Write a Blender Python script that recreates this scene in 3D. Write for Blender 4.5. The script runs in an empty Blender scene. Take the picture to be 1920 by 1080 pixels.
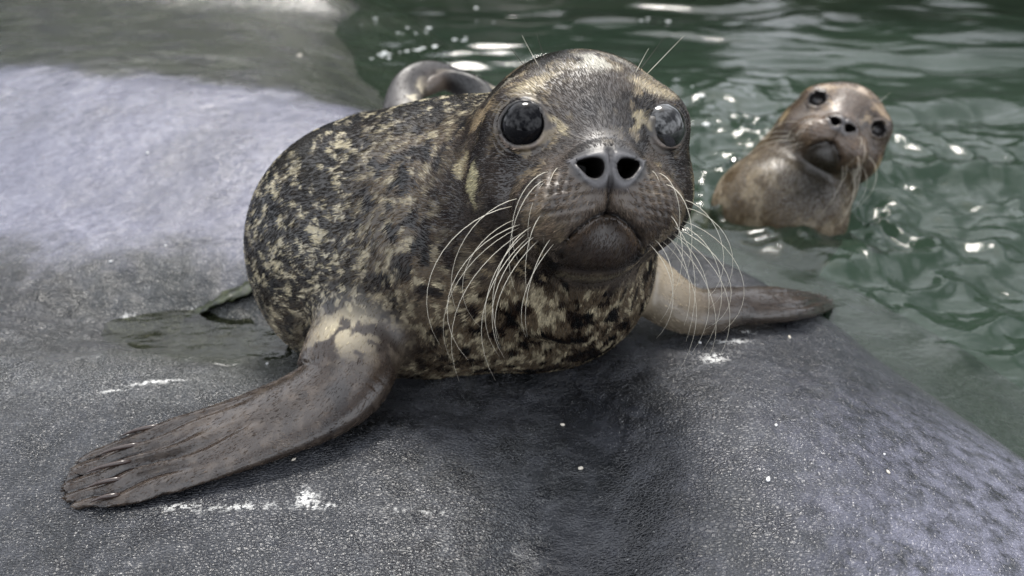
import bpy, math, random
import numpy as np
from mathutils import Vector, Matrix

random.seed(7)
RNG = np.random.default_rng(11)
scene = bpy.context.scene
COL = scene.collection
R = math.radians

# ------------------------------------------------------------------ camera, sky, sun, exposure
CAM = np.array([0.0, 0.0, 0.45]); PITCH = R(30); FPX = 1400.0
cam_d = bpy.data.cameras.new('camera'); cam = bpy.data.objects.new('camera', cam_d); COL.objects.link(cam)
cam.location = CAM; cam.rotation_euler = (R(90) - PITCH, 0, 0)
cam_d.sensor_width = 36; cam_d.lens = 36 * FPX / 1920
cam_d.clip_start = 0.01; cam_d.clip_end = 200
cam_d.dof.use_dof = True; cam_d.dof.focus_distance = 0.57; cam_d.dof.aperture_fstop = 5.2
scene.camera = cam

SUN_EL, SUN_AZ = R(58), R(-6)          # azimuth measured clockwise from +Y
world = bpy.data.worlds.new('World'); scene.world = world; world.use_nodes = True
wn, wl = world.node_tree.nodes, world.node_tree.links
sky = wn.new('ShaderNodeTexSky'); sky.sky_type = 'NISHITA'; sky.sun_disc = False
sky.sun_elevation = SUN_EL; sky.sun_rotation = SUN_AZ; sky.dust_density = 5.0
hs = wn.new('ShaderNodeHueSaturation'); hs.inputs['Saturation'].default_value = 0.42
bg = wn['Background']; bg.inputs['Strength'].default_value = 0.058
# broken bright cloud over the blue
wtc = wn.new('ShaderNodeTexCoord'); wno = wn.new('ShaderNodeTexNoise'); wno.inputs['Scale'].default_value = 2.2; wno.inputs['Detail'].default_value = 2
wmr = wn.new('ShaderNodeMapRange'); wmr.interpolation_type = 'SMOOTHSTEP'; wmr.inputs[1].default_value = .36; wmr.inputs[2].default_value = .68
wmx = wn.new('ShaderNodeMix'); wmx.data_type = 'RGBA'; wmx.inputs[7].default_value = (22.0, 22.8, 24.4, 1)
wl.new(wtc.outputs['Generated'], wno.inputs['Vector']); wl.new(wno.outputs[0], wmr.inputs[0]); wl.new(wmr.outputs[0], wmx.inputs[0])
wl.new(sky.outputs[0], hs.inputs['Color']); wl.new(hs.outputs[0], wmx.inputs[6]); wl.new(wmx.outputs[2], bg.inputs['Color'])
sun_d = bpy.data.lights.new('sun', 'SUN'); sun_d.energy = 1.5; sun_d.angle = R(15); sun_d.color = (1, .95, .88)
sun = bpy.data.objects.new('sun', sun_d); COL.objects.link(sun)
sv = Vector((math.sin(SUN_AZ) * math.cos(SUN_EL), math.cos(SUN_AZ) * math.cos(SUN_EL), math.sin(SUN_EL)))
sun.rotation_euler = sv.to_track_quat('Z', 'Y').to_euler(); sun.location = sv * 20
vs = scene.view_settings; vs.view_transform = 'Standard'; vs.look = 'None'; vs.gamma = 1; vs.use_curve_mapping = False
vs.exposure = 1.12
scene.cycles.max_bounces = 8; scene.cycles.transparent_max_bounces = 12
scene.cycles.use_adaptive_sampling = True; scene.cycles.adaptive_threshold = 0.015
scene.cycles_curves.shape = 'RIBBONS'
scene.cycles.caustics_reflective = False; scene.cycles.caustics_refractive = False

# ------------------------------------------------------------------ helpers
FW = np.array([0, math.cos(PITCH), -math.sin(PITCH)]); UP = np.array([0, math.sin(PITCH), math.cos(PITCH)]); RT = np.array([1.0, 0, 0])

def ray(px, py):
    return FW + (px - 960) / FPX * RT - (py - 540) / FPX * UP

def W(px, py, depth):
    """A point of the place, from its bearing out of the survey photograph and its distance."""
    return CAM + depth * ray(px, py)

def _hash(ix, iy, iz, seed):
    h = (ix.astype(np.uint32) * np.uint32(374761393) + iy.astype(np.uint32) * np.uint32(668265263)
         + iz.astype(np.uint32) * np.uint32(2147483647 - 17) + np.uint32((seed * 974634777 + 12345) & 0xffffffff))
    h = (h ^ (h >> np.uint32(13))) * np.uint32(1274126177)
    h = (h ^ (h >> np.uint32(16))) * np.uint32(2246822519)
    return ((h ^ (h >> np.uint32(15))) & np.uint32(0xffff)).astype(np.float32) / 32767.5 - 1.0

def noise(p, s=1.0, seed=0):
    """Smooth value noise, about -1..1."""
    p = np.asarray(p, np.float32) * np.asarray(s, np.float32)
    f = np.floor(p); i = f.astype(np.int32); t = p - f; t = t * t * t * (t * (t * 6 - 15) + 10)
    out = 0
    for dx in (0, 1):
        wx = t[:, 0] if dx else 1 - t[:, 0]
        for dy in (0, 1):
            wy = t[:, 1] if dy else 1 - t[:, 1]
            for dz in (0, 1):
                wz = t[:, 2] if dz else 1 - t[:, 2]
                out = out + wx * wy * wz * _hash(i[:, 0] + dx, i[:, 1] + dy, i[:, 2] + dz, seed)
    return out

def fbm(p, s, seed=0, oct=3, gain=.5):
    o, a, n = 0, 1.0, 0
    s = np.asarray(s, np.float32)
    for k in range(oct):
        o = o + a * noise(p, s * (2.03 ** k), seed + k * 7); n += a; a *= gain
    return o / n * 1.4

def sst(a, b, x):
    t = np.clip((x - a) / (b - a), 0, 1); return t * t * (3 - 2 * t)

def mixc(c, col, w):
    return c + (np.array(col, np.float32) - c) * np.clip(w, 0, 1)[:, None]

def tag(o, label=None, cat=None, group=None, kind=None):
    if label: o['label'] = label
    if cat: o['category'] = cat
    if group: o['group'] = group
    if kind: o['kind'] = kind
    return o

def link(o, parent=None):
    COL.objects.link(o)
    if parent is not None: o.parent = parent
    return o

def mesh_obj(name, verts, faces, mat, parent=None, smooth=True, loc=None):
    """faces: (n,k) int array or list of tuples."""
    me = bpy.data.meshes.new(name)
    verts = np.asarray(verts, np.float32)
    if loc is not None: verts = verts - np.asarray(loc, np.float32)
    if isinstance(faces, np.ndarray):
        nf, k = faces.shape
        me.vertices.add(len(verts)); me.vertices.foreach_set('co', verts.ravel())
        me.loops.add(nf * k); me.loops.foreach_set('vertex_index', faces.astype(np.int32).ravel())
        me.polygons.add(nf); me.polygons.foreach_set('loop_start', np.arange(0, nf * k, k, dtype=np.int32))
        me.update(calc_edges=True); me.validate()
    else:
        me.from_pydata([tuple(v) for v in verts], [], faces)
    if smooth: me.polygons.foreach_set('use_smooth', np.ones(len(me.polygons), bool))
    me.materials.append(mat)
    o = bpy.data.objects.new(name, me); link(o, parent)
    if loc is not None: o.location = loc
    return o

def set_color(me, name, cols, domain='POINT'):
    a = me.attributes.new(name, 'FLOAT_COLOR', domain)
    c4 = np.ones((len(cols), 4), np.float32); c4[:, :3] = cols
    a.data.foreach_set('color', c4.ravel())

def set_float(me, name, v):
    a = me.attributes.new(name, 'FLOAT', 'POINT'); a.data.foreach_set('value', np.asarray(v, np.float32))

def empty(name, loc, label, cat, group=None):
    o = bpy.data.objects.new(name, None); o.location = loc; o.empty_display_size = .05
    link(o); return tag(o, label, cat, group)

# ------------------------------------------------------------------ materials
def new_mat(name):
    m = bpy.data.materials.new(name); m.use_nodes = True
    nt = m.node_tree; return m, nt, nt.nodes, nt.links, nt.nodes['Principled BSDF']

def node(nt, typ, **kw):
    n = nt.nodes.new(typ)
    for k, v in kw.items():
        if k.startswith('_'): n.inputs[int(k[1:]) if k[1:].isdigit() else k[1:]].default_value = v
        else: setattr(n, k, v)
    return n

def simple(name, col, rough=.5, spec=.5, coat=0):
    m, nt, ns, ls, b = new_mat(name)
    b.inputs['Base Color'].default_value = (*col, 1); b.inputs['Roughness'].default_value = rough
    b.inputs['Specular IOR Level'].default_value = spec; b.inputs['Coat Weight'].default_value = coat
    b.inputs['Coat Roughness'].default_value = .05
    return m

def coat_mat(name, rough, bump=0.0, spec=.5, wet=False):
    m, nt, ns, ls, b = new_mat(name)
    at = node(nt, 'ShaderNodeAttribute', attribute_name='coat')
    ls.new(at.outputs['Color'], b.inputs['Base Color'])
    b.inputs['Roughness'].default_value = rough; b.inputs['Specular IOR Level'].default_value = spec
    if wet:
        wa = node(nt, 'ShaderNodeAttribute', attribute_name='dry'); ls.new(wa.outputs['Fac'], b.inputs['Roughness'])
    if bump:
        tc = node(nt, 'ShaderNodeTexCoord')
        nz = node(nt, 'ShaderNodeTexNoise', _Scale=700.0, _Detail=3.0)
        bp = node(nt, 'ShaderNodeBump', _Strength=bump, _Distance=.0006)
        ls.new(tc.outputs['Object'], nz.inputs['Vector']); ls.new(nz.outputs[0], bp.inputs['Height']); ls.new(bp.outputs[0], b.inputs['Normal'])
    return m

M_SKIN = coat_mat('seal_skin', .40, .35, .6, True)
M_FUR = coat_mat('seal_fur', .24, 0, .16)
M_EYE = simple('eye_black', (.004, .004, .005), .02, .20, 0.0)
M_EYE_SHEEN = simple('eye_sheen', (.012, .012, .012), .03, .8, 0.0)  # eye's grey sky reflection, helped along by a lighter base colour
M_WHISK, _nt, _ns, _ls, _b = new_mat('whisker_ivory')
_b.inputs['Base Color'].default_value = (.62, .58, .48, 1); _b.inputs['Roughness'].default_value = .3
M_WDARK = simple('whisker_dark', (.06, .05, .04), .35)
M_CLAW = simple('claw_horn', (.035, .022, .018), .25, .5, .3)

# ------------------------------------------------------------------ the ledge as a height field
EDGE = np.array([(1.2, -1.2), (.75, -.3), (.60, .33), (.52, .47), (.465, .58), (.432, .66), (.405, .745), (.345, .86), (.245, .98), (.10, 1.16), (-.06, 1.36),
                 (-.215, 1.55), (-.33, 1.80), (-.44, 2.1), (-.56, 2.5), (-.62, 2.75), (-.58, 3.0), (-.66, 3.25), (-.95, 4.0), (-1.6, 6.0)])
WATER_Z = -.05

def edge_dist(x, y):
    best = np.full(x.shape, 1e9, np.float32); sign = np.ones(x.shape, np.float32)
    for a, b in zip(EDGE[:-1], EDGE[1:]):
        ab = b - a; L = float(ab @ ab)
        t = np.clip(((x - a[0]) * ab[0] + (y - a[1]) * ab[1]) / L, 0, 1)
        dx, dy = x - (a[0] + t * ab[0]), y - (a[1] + t * ab[1])
        d = np.hypot(dx, dy); cr = ab[0] * (y - a[1]) - ab[1] * (x - a[0])
        m = d < best
        best = np.where(m, d, best); sign = np.where(m, np.where(cr > 0, 1, -1), sign)
    return best * sign

def gauss(x, y, cx, cy, sx, sy, rot=0):
    c, s = math.cos(rot), math.sin(rot); u = (x - cx) * c + (y - cy) * s; v = -(x - cx) * s + (y - cy) * c
    return np.exp(-(u / sx) ** 2 - (v / sy) ** 2)

def zrock(x, y):
    x = np.asarray(x, np.float32); y = np.asarray(y, np.float32)
    sh = x.shape; x = x.ravel(); y = y.ravel()
    d = edge_dist(x, y)
    far = sst(.9, 1.5, y) * sst(.0, -.35, x)
    w = .045 + .16 * far + .05 * sst(.75, .55, y)
    top = np.where(d > 0, 1 - np.exp(-np.maximum(d, 0) / w), 0)
    z = WATER_Z + top * .055
    und = -np.minimum(d, 0)
    z = z - .05 * (1 - np.exp(-und / .12)) - .55 * sst(.10, .9, und)
    # higher back shelf on the left, its crest and the roll-off behind it
    shelf = sst(.80, 1.42, y + .10 * x) * sst(-.02, -.34, x)
    z = z + top * shelf * (.098 - .07 * sst(1.45, 2.3, y)) - top * .05 * sst(2.15, 2.6, y + .25 * x) * sst(-.3, -.6, x) * (1 - sst(2.6, 2.75, y + .25 * x))
    z = z + top * .05 * sst(2.62, 2.95, y + .12 * x) * sst(-.45, -.7, x)
    # hump at right front, hollow in the middle, hollow with the puddle on the left
    z = z + .032 * gauss(x, y, .24, .50, .15, .17) - .010 * gauss(x, y, .03, .42, .07, .2, .25)
    z = z - .046 * gauss(x, y, -.40, .735, .15, .070, -.15) - .022 * gauss(x, y, -.22, .69, .12, .09)
    z = z + .012 * gauss(x, y, -.5, .56, .22, .08, .1) + .007 * sst(.02, -.005, x - .25 * (y - .45)) * sst(.56, .5, y)
    z = z - .02 * sst(.0, .05, np.abs(0)) * 0
    p = np.stack([x, y, np.zeros_like(x)], 1)
    z = z + .006 * noise(p, 4.5, 3) * sst(-.3, .05, d) + .0016 * noise(p, 18, 4) + .0006 * noise(p, 60, 5)
    z = z + sst(.30, .12, np.hypot(x + .40, (y - .735) * 1.8)) * (.0045 * noise(p, 26, 11) + .0025 * noise(p, 60, 12))
    # hair crack running along the foot of the shelf
    cr = np.abs(y - (.885 + .14 * (x + .4) + .006 * noise(p, 20, 9)))
    z = z - .004 * np.exp(-(cr / .004) ** 2) * sst(-.52, -.46, x) * sst(-.18, -.24, x)
    return z.reshape(sh)

def G(px, py, off=0.0):
    """Where a sight line meets the ledge, raised by off."""
    r = ray(px, py); t = .3
    for _ in range(60):
        p = CAM + t * r
        dz = p[2] - (float(zrock(np.array([p[0]]), np.array([p[1]]))[0]) + off)
        t += dz / -r[2] * .7
    return CAM + t * r

# ------------------------------------------------------------------ distance functions for the animals
def smin(a, b, k):
    h = np.clip(.5 + .5 * (b - a) / k, 0, 1); return b + (a - b) * h - k * h * (1 - h)

def smax(a, b, k): return -smin(-a, -b, k)

def ell(p, c, r, Rm=None):
    q = p - np.asarray(c, np.float32)
    if Rm is not None: q = q @ np.asarray(Rm, np.float32)
    r = np.asarray(r, np.float32)
    k0 = np.sqrt(((q / r) ** 2).sum(1)); k1 = np.sqrt(((q / (r * r)) ** 2).sum(1)) + 1e-9
    return k0 * (k0 - 1) / k1

def cone(p, a, b, ra, rb):
    a = np.asarray(a, np.float32); b = np.asarray(b, np.float32); ab = b - a
    t = np.clip(((p - a) @ ab) / float(ab @ ab), 0, 1); t2 = t
    return np.sqrt(((p - a - t[:, None] * ab) ** 2).sum(1)) - (ra + (rb - ra) * t2)

def chain(p, pts, k):
    d = None
    for (a, ra), (b, rb) in zip(pts[:-1], pts[1:]):
        e = cone(p, a, b, ra, rb); d = e if d is None else smin(d, e, k)
    return d

def flat(p, pts, ws, hs, ns, digits=0, groove=.0):
    pts = np.asarray(pts, np.float32); m = max(np.max(ws), np.max(hs)) + .03
    near = ((p > pts.min(0) - m) & (p < pts.max(0) + m)).all(1)
    d = np.full(len(p), .03, np.float32); U = np.zeros(len(p), np.float32); V = np.zeros(len(p), np.float32)
    if near.any(): d[near], U[near], V[near] = flat_near(p[near], pts, ws, hs, ns, digits, groove)
    return d, U, V

def flat_near(p, pts, ws, hs, ns, digits=0, groove=.0):
    K = len(pts); n = K - 1
    ws = np.asarray(ws, np.float32); hs = np.asarray(hs, np.float32); ns = np.asarray(ns, np.float32)
    i = np.argmin((pts ** 2).sum(1)[None] - 2 * p @ pts.T, 1)
    T = np.gradient(pts, axis=0); st = np.linalg.norm(T, axis=1)
    u = i + ((p - pts[i]) * T[i]).sum(1) / st[i] ** 2
    u = np.clip(u, 0, n); k = np.minimum(u.astype(int), n - 1); f = (u - k)[:, None]
    L = lambda a: a[k] * (1 - f[:, 0]) + a[k + 1] * f[:, 0]
    LV = lambda a: a[k] * (1 - f) + a[k + 1] * f
    for _ in range(2):
        k = np.minimum(u.astype(int), n - 1); f = (u - k)[:, None]
        tt = LV(T); u = np.clip(u + ((p - LV(pts)) * tt).sum(1) / (tt * tt).sum(1) * .8, 0, n)
    k = np.minimum(u.astype(int), n - 1); f = (u - k)[:, None]
    c = LV(pts); tn = LV(T); tn = tn / np.linalg.norm(tn, axis=1)[:, None]
    nv = LV(ns); nv = nv - (nv * tn).sum(1)[:, None] * tn; nv /= np.linalg.norm(nv, axis=1)[:, None]
    sd = np.cross(nv, tn); q = p - c
    along = (q * tn).sum(1); v = (q * sd).sum(1); h_ = (q * nv).sum(1)
    w = L(ws); hh = L(hs); uu = u / n
    if digits:
        hh = hh * (1 + sst(.58, .86, uu + .05 * np.sin(v / w * 7)) * groove * (np.cos((v / np.maximum(w, 1e-4) + .07 * np.sin(uu * 23 + v / w * 3)) * math.pi * digits) - .4))
    cap = w * .8
    k0 = np.sqrt((v / w) ** 2 + (h_ / hh) ** 2 + (along / cap) ** 2)
    k1 = np.sqrt((v / w ** 2) ** 2 + (h_ / hh ** 2) ** 2 + (along / cap ** 2) ** 2) + 1e-9
    d = np.where(k0 < 1e-3, -np.minimum(w, hh), k0 * (k0 - 1) / k1)
    return d, uu, v / w

# --- head, in its own frame: x to the photo's right, y backwards, z up; the nose points to -y
EYE_DIR = []
def mouth_z(x):
    ax = np.abs(x); return -.0455 - .0185 * (ax / .0265) ** 1.75

def head_base(p, neck=True):
    ps = p.copy(); ps[:, 0] = np.abs(ps[:, 0])
    d = ell(p, (0, .022, .012), (.084, .090, .075))
    d = smin(d, ell(ps, (.046, -.008, -.030), (.045, .056, .050)), .03)
    d = smin(d, cone(p, (0, -.02, .012), (0, -.083, -.020), .052, .027), .035)
    d = smin(d, ell(ps, (.027, -.074, -.042), (.037, .036, .029)), .016)
    d = smin(d, ell(p, (0, -.044, -.069), (.042, .050, .025)), .016)
    d = smin(d, ell(p, (0, -.062, -.065), (.028, .030, .019)), .014)
    d = smin(d, cone(p, (0, -.035, -.066), (0, .03, -.10), .034, .06), .02)
    d = smin(d, ell(p, (0, -.095, -.016), (.025, .016, .016)), .014)
    d = smin(d, ell(ps, (.050, -.032, .024), (.028, .030, .025)), .02)     # brow bulge
    return d

def find_surface(f, p, it=12):
    p = np.asarray([p], np.float32)
    for _ in range(it):
        g = grad(f, p); p = p - f(p)[:, None] * g
    return p[0], grad(f, p)[0]

def grad(f, p, e=6e-4):
    k = np.array([[1, -1, -1], [-1, -1, 1], [-1, 1, -1], [1, 1, 1]], np.float32)
    g = sum(k[i][None] * f(p + k[i] * e)[:, None] for i in range(4))
    return g / (np.linalg.norm(g, axis=1)[:, None] + 1e-9)

EYES = []; ER = [.0158, .0132]; LIDF = [1.06, 1.12]
for sx in (-1, 1):
    s_, n_ = find_surface(head_base, (sx * .054, -.062, .019 - .001 * (sx > 0)))
    n_ = n_ / np.linalg.norm(n_)
    EYES.append((s_ - n_ * .0112, s_, n_))
EYE_R = .0192

def eye_rad(q, k):
    """Distance from the middle of the eye opening in its own plane (lids flatten it), and height above that plane."""
    c, s, n = EYES[k]; v = q - s; al = v @ n
    hx = np.cross(n, (0, 0, 1.0)); hx /= np.linalg.norm(hx); hz = np.cross(hx, n)
    a = v @ hx.astype(np.float32); b = v @ hz.astype(np.float32)
    if hz[2] < 0: b = -b
    b = b + .10 * a * np.sign(a)
    return np.sqrt(a * a + (b * LIDF[k]) ** 2) + .0010 * sst(.004, .012, b), al, b

def head_sdf(p):
    d = head_base(p)
    near = (d < .03)
    if not near.any(): return d
    q = p[near]; e = d[near]; x, y, z = q[:, 0], q[:, 1], q[:, 2]; ax = np.abs(x)
    front = sst(-.045, -.065, y)
    # eye sockets with lids
    for k_ in (0, 1):
        rad, along, bz_ = eye_rad(q, k_); r0 = ER[k_]
        ring = np.sqrt((rad - r0 - .0018) ** 2 + (along + .0008) ** 2) - .0012
        e = smin(e, ring, .006)
        e = smax(e, -np.maximum(rad - r0, -.02 + 0 * along - along - .012), .0012) if False else smax(e, -np.sqrt(np.maximum(rad, 0) ** 2 + (along * .9) ** 2) + r0, .0013)
        on = (np.abs(along) < .02)
        e = e + on * (.0008 * np.exp(-((rad - r0 - .0068) / .0011) ** 2) * sst(-.002, .006, bz_) + .0007 * np.exp(-((rad - r0 - .0105) / .0012) ** 2) * sst(-.004, .004, bz_)
                      + .0008 * np.exp(-((rad - r0 - .0060) / .0011) ** 2) * sst(-.003, -.010, bz_) + .0006 * np.exp(-((rad - r0 - .0095) / .0012) ** 2) * sst(-.006, -.012, bz_))
    # nostrils, with a raised rim
    for sx in (-1, 1):
        a = R(19) * sx
        u = (x - sx * .0135) * math.cos(a) + (z + .0145) * math.sin(a); v = -(x - sx * .0135) * math.sin(a) + (z + .0145) * math.cos(a)
        ru, rv = .0089, .0061
        k = np.sqrt((u / ru) ** 2 + (v / (rv * (1 - .5 * sx * u / ru))) ** 2)
        e = e - .0007 * np.exp(-((k - 1.45) / .28) ** 2) * front
        hole = np.maximum((k - 1) * .0065, y + .062)
        e = smax(e, -hole, .0022)
    # philtrum, mouth
    ph = np.exp(-(x / .0022) ** 2) * sst(-.0505, -.044, z) * sst(.002, -.008, z) * front
    e = e + .0030 * ph
    sl = .0185 * 1.75 * (ax / .0265) ** .75 / .0265
    dm = (z - mouth_z(x)) / np.sqrt(1 + sl ** 2)
    mk = sst(.0315, .0245, ax) * sst(-.03, -.05, y)
    e = e + .0050 * np.exp(-(dm / .0018) ** 2) * mk
    e = e - .0012 * np.exp(-((dm - .0065) / .004) ** 2) * mk
    e = e + .0012 * sst(.003, -.004, dm) * sst(-.03, 0, dm) * mk
    # whisker-pad rows
    pad = np.exp(-((ax - .034) / .019) ** 2 - ((z + .038) / .016) ** 2) * sst(-.03, -.06, y)
    rowv = z + .20 * ax
    e = e - .0011 * pad * (np.cos(rowv / .0068 * 2 * math.pi) * .6 + .5 * np.cos(ax / .0062 * 2 * math.pi + rowv * 300))
    # chin fold
    e = e + .0016 * np.exp(-((z + .088 + 3.5 * x * x * -1) / .003) ** 2) * sst(.035, .02, ax) * front
    d[near] = e
    return d

def spline(P, Wd, H, Nn, m=8, sm=0):
    X = np.concatenate([np.asarray(P, np.float64), np.array(Wd)[:, None], np.array(H)[:, None], np.asarray(Nn, np.float64)], 1)
    E = np.concatenate([[2 * X[0] - X[1]], X, [2 * X[-1] - X[-2]]]); o = []
    for i in range(1, len(E) - 2):
        for k in range(m):
            t = k / m
            o.append(.5 * (2 * E[i] + (E[i + 1] - E[i - 1]) * t + (2 * E[i - 1] - 5 * E[i] + 4 * E[i + 1] - E[i + 2]) * t * t + (3 * E[i] - E[i - 1] - 3 * E[i + 1] + E[i + 2]) * t ** 3))
    o.append(X[-1]); o = np.array(o)
    for _ in range(sm): o[1:-1] = (o[:-2] + 2 * o[1:-1] + o[2:]) / 4
    return o[:, :3].astype(np.float32), o[:, 3], o[:, 4], o[:, 5:8].astype(np.float32)

def rot_frame(fwd, up, roll):
    f = fwd / np.linalg.norm(fwd); y = -f; x = np.cross(y, up); x /= np.linalg.norm(x); z = np.cross(x, y)
    c, s = math.cos(roll), math.sin(roll)
    return np.stack([x * c + z * s, y, -x * s + z * c], 1).astype(np.float32)      # columns = local axes in the world

def turn(v, axis, a):
    return np.array(Matrix.Rotation(a, 3, Vector(axis)) @ Vector(v))

# ------------------------------------------------------------------ surface nets
def mesh_sdf(f, lo, hi, h, margin=.03, refine=1):
    lo = np.asarray(lo, np.float32); n = np.ceil((np.asarray(hi) - lo) / h).astype(int) + 1
    C = 4; n = ((n + C - 1) // C) * C + 1
    nc = (n - 1) // C + 1
    gx = [lo[i] + np.arange(nc[i]) * h * C for i in range(3)]
    P = np.stack(np.meshgrid(*gx, indexing='ij'), -1).reshape(-1, 3).astype(np.float32)
    Dc = np.concatenate([f(c) for c in np.array_split(P, max(1, len(P) // 200000))]).reshape(nc)
    act = np.abs(Dc) < margin + h * C
    cell = np.zeros(nc - 1, bool)
    for a in (0, 1):
        for b in (0, 1):
            for c in (0, 1): cell |= act[a:nc[0] - 1 + a, b:nc[1] - 1 + b, c:nc[2] - 1 + c]
    F = np.repeat(np.repeat(np.repeat(np.sign(Dc[:-1, :-1, :-1]), C, 0), C, 1), C, 2).astype(np.float32)
    F = np.pad(F, ((0, 1),) * 3, mode='edge')
    A = np.zeros(F.shape, bool); cf = np.repeat(np.repeat(np.repeat(cell, C, 0), C, 1), C, 2)
    for a in (0, 1):
        for b in (0, 1):
            for c in (0, 1): A[a:a + cf.shape[0], b:b + cf.shape[1], c:c + cf.shape[2]] |= cf
    I = np.argwhere(A)
    val = np.concatenate([f((lo + c * np.float32(h)).astype(np.float32)) for c in np.array_split(I, max(1, len(I) // 200000))])
    F[A] = val
    S = F < 0
    m = S[:-1, :-1, :-1].astype(np.int8)
    cnt = sum(S[a:S.shape[0] - 1 + a, b:S.shape[1] - 1 + b, c:S.shape[2] - 1 + c].astype(np.int8) for a in (0, 1) for b in (0, 1) for c in (0, 1))
    cells = np.argwhere((cnt > 0) & (cnt < 8))
    idx = -np.ones(cnt.shape, np.int32); idx[tuple(cells.T)] = np.arange(len(cells))
    acc = np.zeros((len(cells), 3), np.float32); num = np.zeros(len(cells), np.float32)
    offs = [np.array([a, b, c]) for a in (0, 1) for b in (0, 1) for c in (0, 1)]
    vals = {tuple(o): F[tuple((cells + o).T)] for o in offs}
    for o in offs:
        for ax in range(3):
            if o[ax] == 0:
                o2 = o.copy(); o2[ax] = 1
                a, b = vals[tuple(o)], vals[tuple(o2)]; mm = (a < 0) != (b < 0)
                t = np.where(mm, a / np.where(mm, a - b, 1), 0)
                pt = o[None].astype(np.float32) + t[:, None] * (o2 - o)[None]
                acc += np.where(mm[:, None], pt, 0); num += mm
    V = lo + (cells + acc / num[:, None]) * h
    quads = []
    for ax in range(3):
        a1, a2 = (ax + 1) % 3, (ax + 2) % 3
        sl = [slice(None)] * 3; sl2 = [slice(None)] * 3; sl[ax] = slice(0, -1); sl2[ax] = slice(1, None)
        s0, s1 = S[tuple(sl)], S[tuple(sl2)]
        E = np.argwhere(s0 != s1); E = E[(E[:, a1] > 0) & (E[:, a2] > 0) & (E[:, a1] < S.shape[a1] - 1) & (E[:, a2] < S.shape[a2] - 1)]
        inside = s0[tuple(E.T)]
        u = np.zeros(3, int); u[a1] = 1; v = np.zeros(3, int); v[a2] = 1
        q = np.stack([idx[tuple((E - u - v).T)], idx[tuple((E - v).T)], idx[tuple(E.T)], idx[tuple((E - u).T)]], 1)
        q = np.where(inside[:, None], q, q[:, ::-1]); quads.append(q)
    Q = np.concatenate(quads)
    V = V.astype(np.float32)
    for _ in range(refine):
        ed = np.concatenate([np.sort(Q[:, [i, (i + 1) % 4]], 1) for i in range(4)])
        key = ed[:, 0].astype(np.int64) * len(V) + ed[:, 1]
        uq, inv = np.unique(key, return_inverse=True)
        mid = (V[uq // len(V)] + V[uq % len(V)]) / 2
        cen = V[Q].mean(1)
        nq = len(Q); e = [len(V) + inv[i * nq:(i + 1) * nq] for i in range(4)]; c = len(V) + len(uq) + np.arange(nq)
        V = np.concatenate([V, mid, cen])
        Q = np.concatenate([np.stack([Q[:, i], e[i], c, e[i - 1]], 1) for i in range(4)])
    for _ in range(2):
        for sl in np.array_split(np.arange(len(V)), max(1, len(V) // 200000)):
            p = V[sl]; d = f(p); g = grad(f, p); V[sl] = p - (np.clip(d, -h, h) * .9)[:, None] * g
    return V, Q

def vert_normals(V, Q):
    n = np.cross(V[Q[:, 2]] - V[Q[:, 0]], V[Q[:, 3]] - V[Q[:, 1]])
    N = np.zeros_like(V)
    for i in range(4):
        for k in range(3): N[:, k] += np.bincount(Q[:, i], n[:, k], len(V))
    return N / (np.linalg.norm(N, axis=1)[:, None] + 1e-12)

# ------------------------------------------------------------------ a seal: body, fur, eyes, whiskers, claws
class Seal: pass

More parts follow.
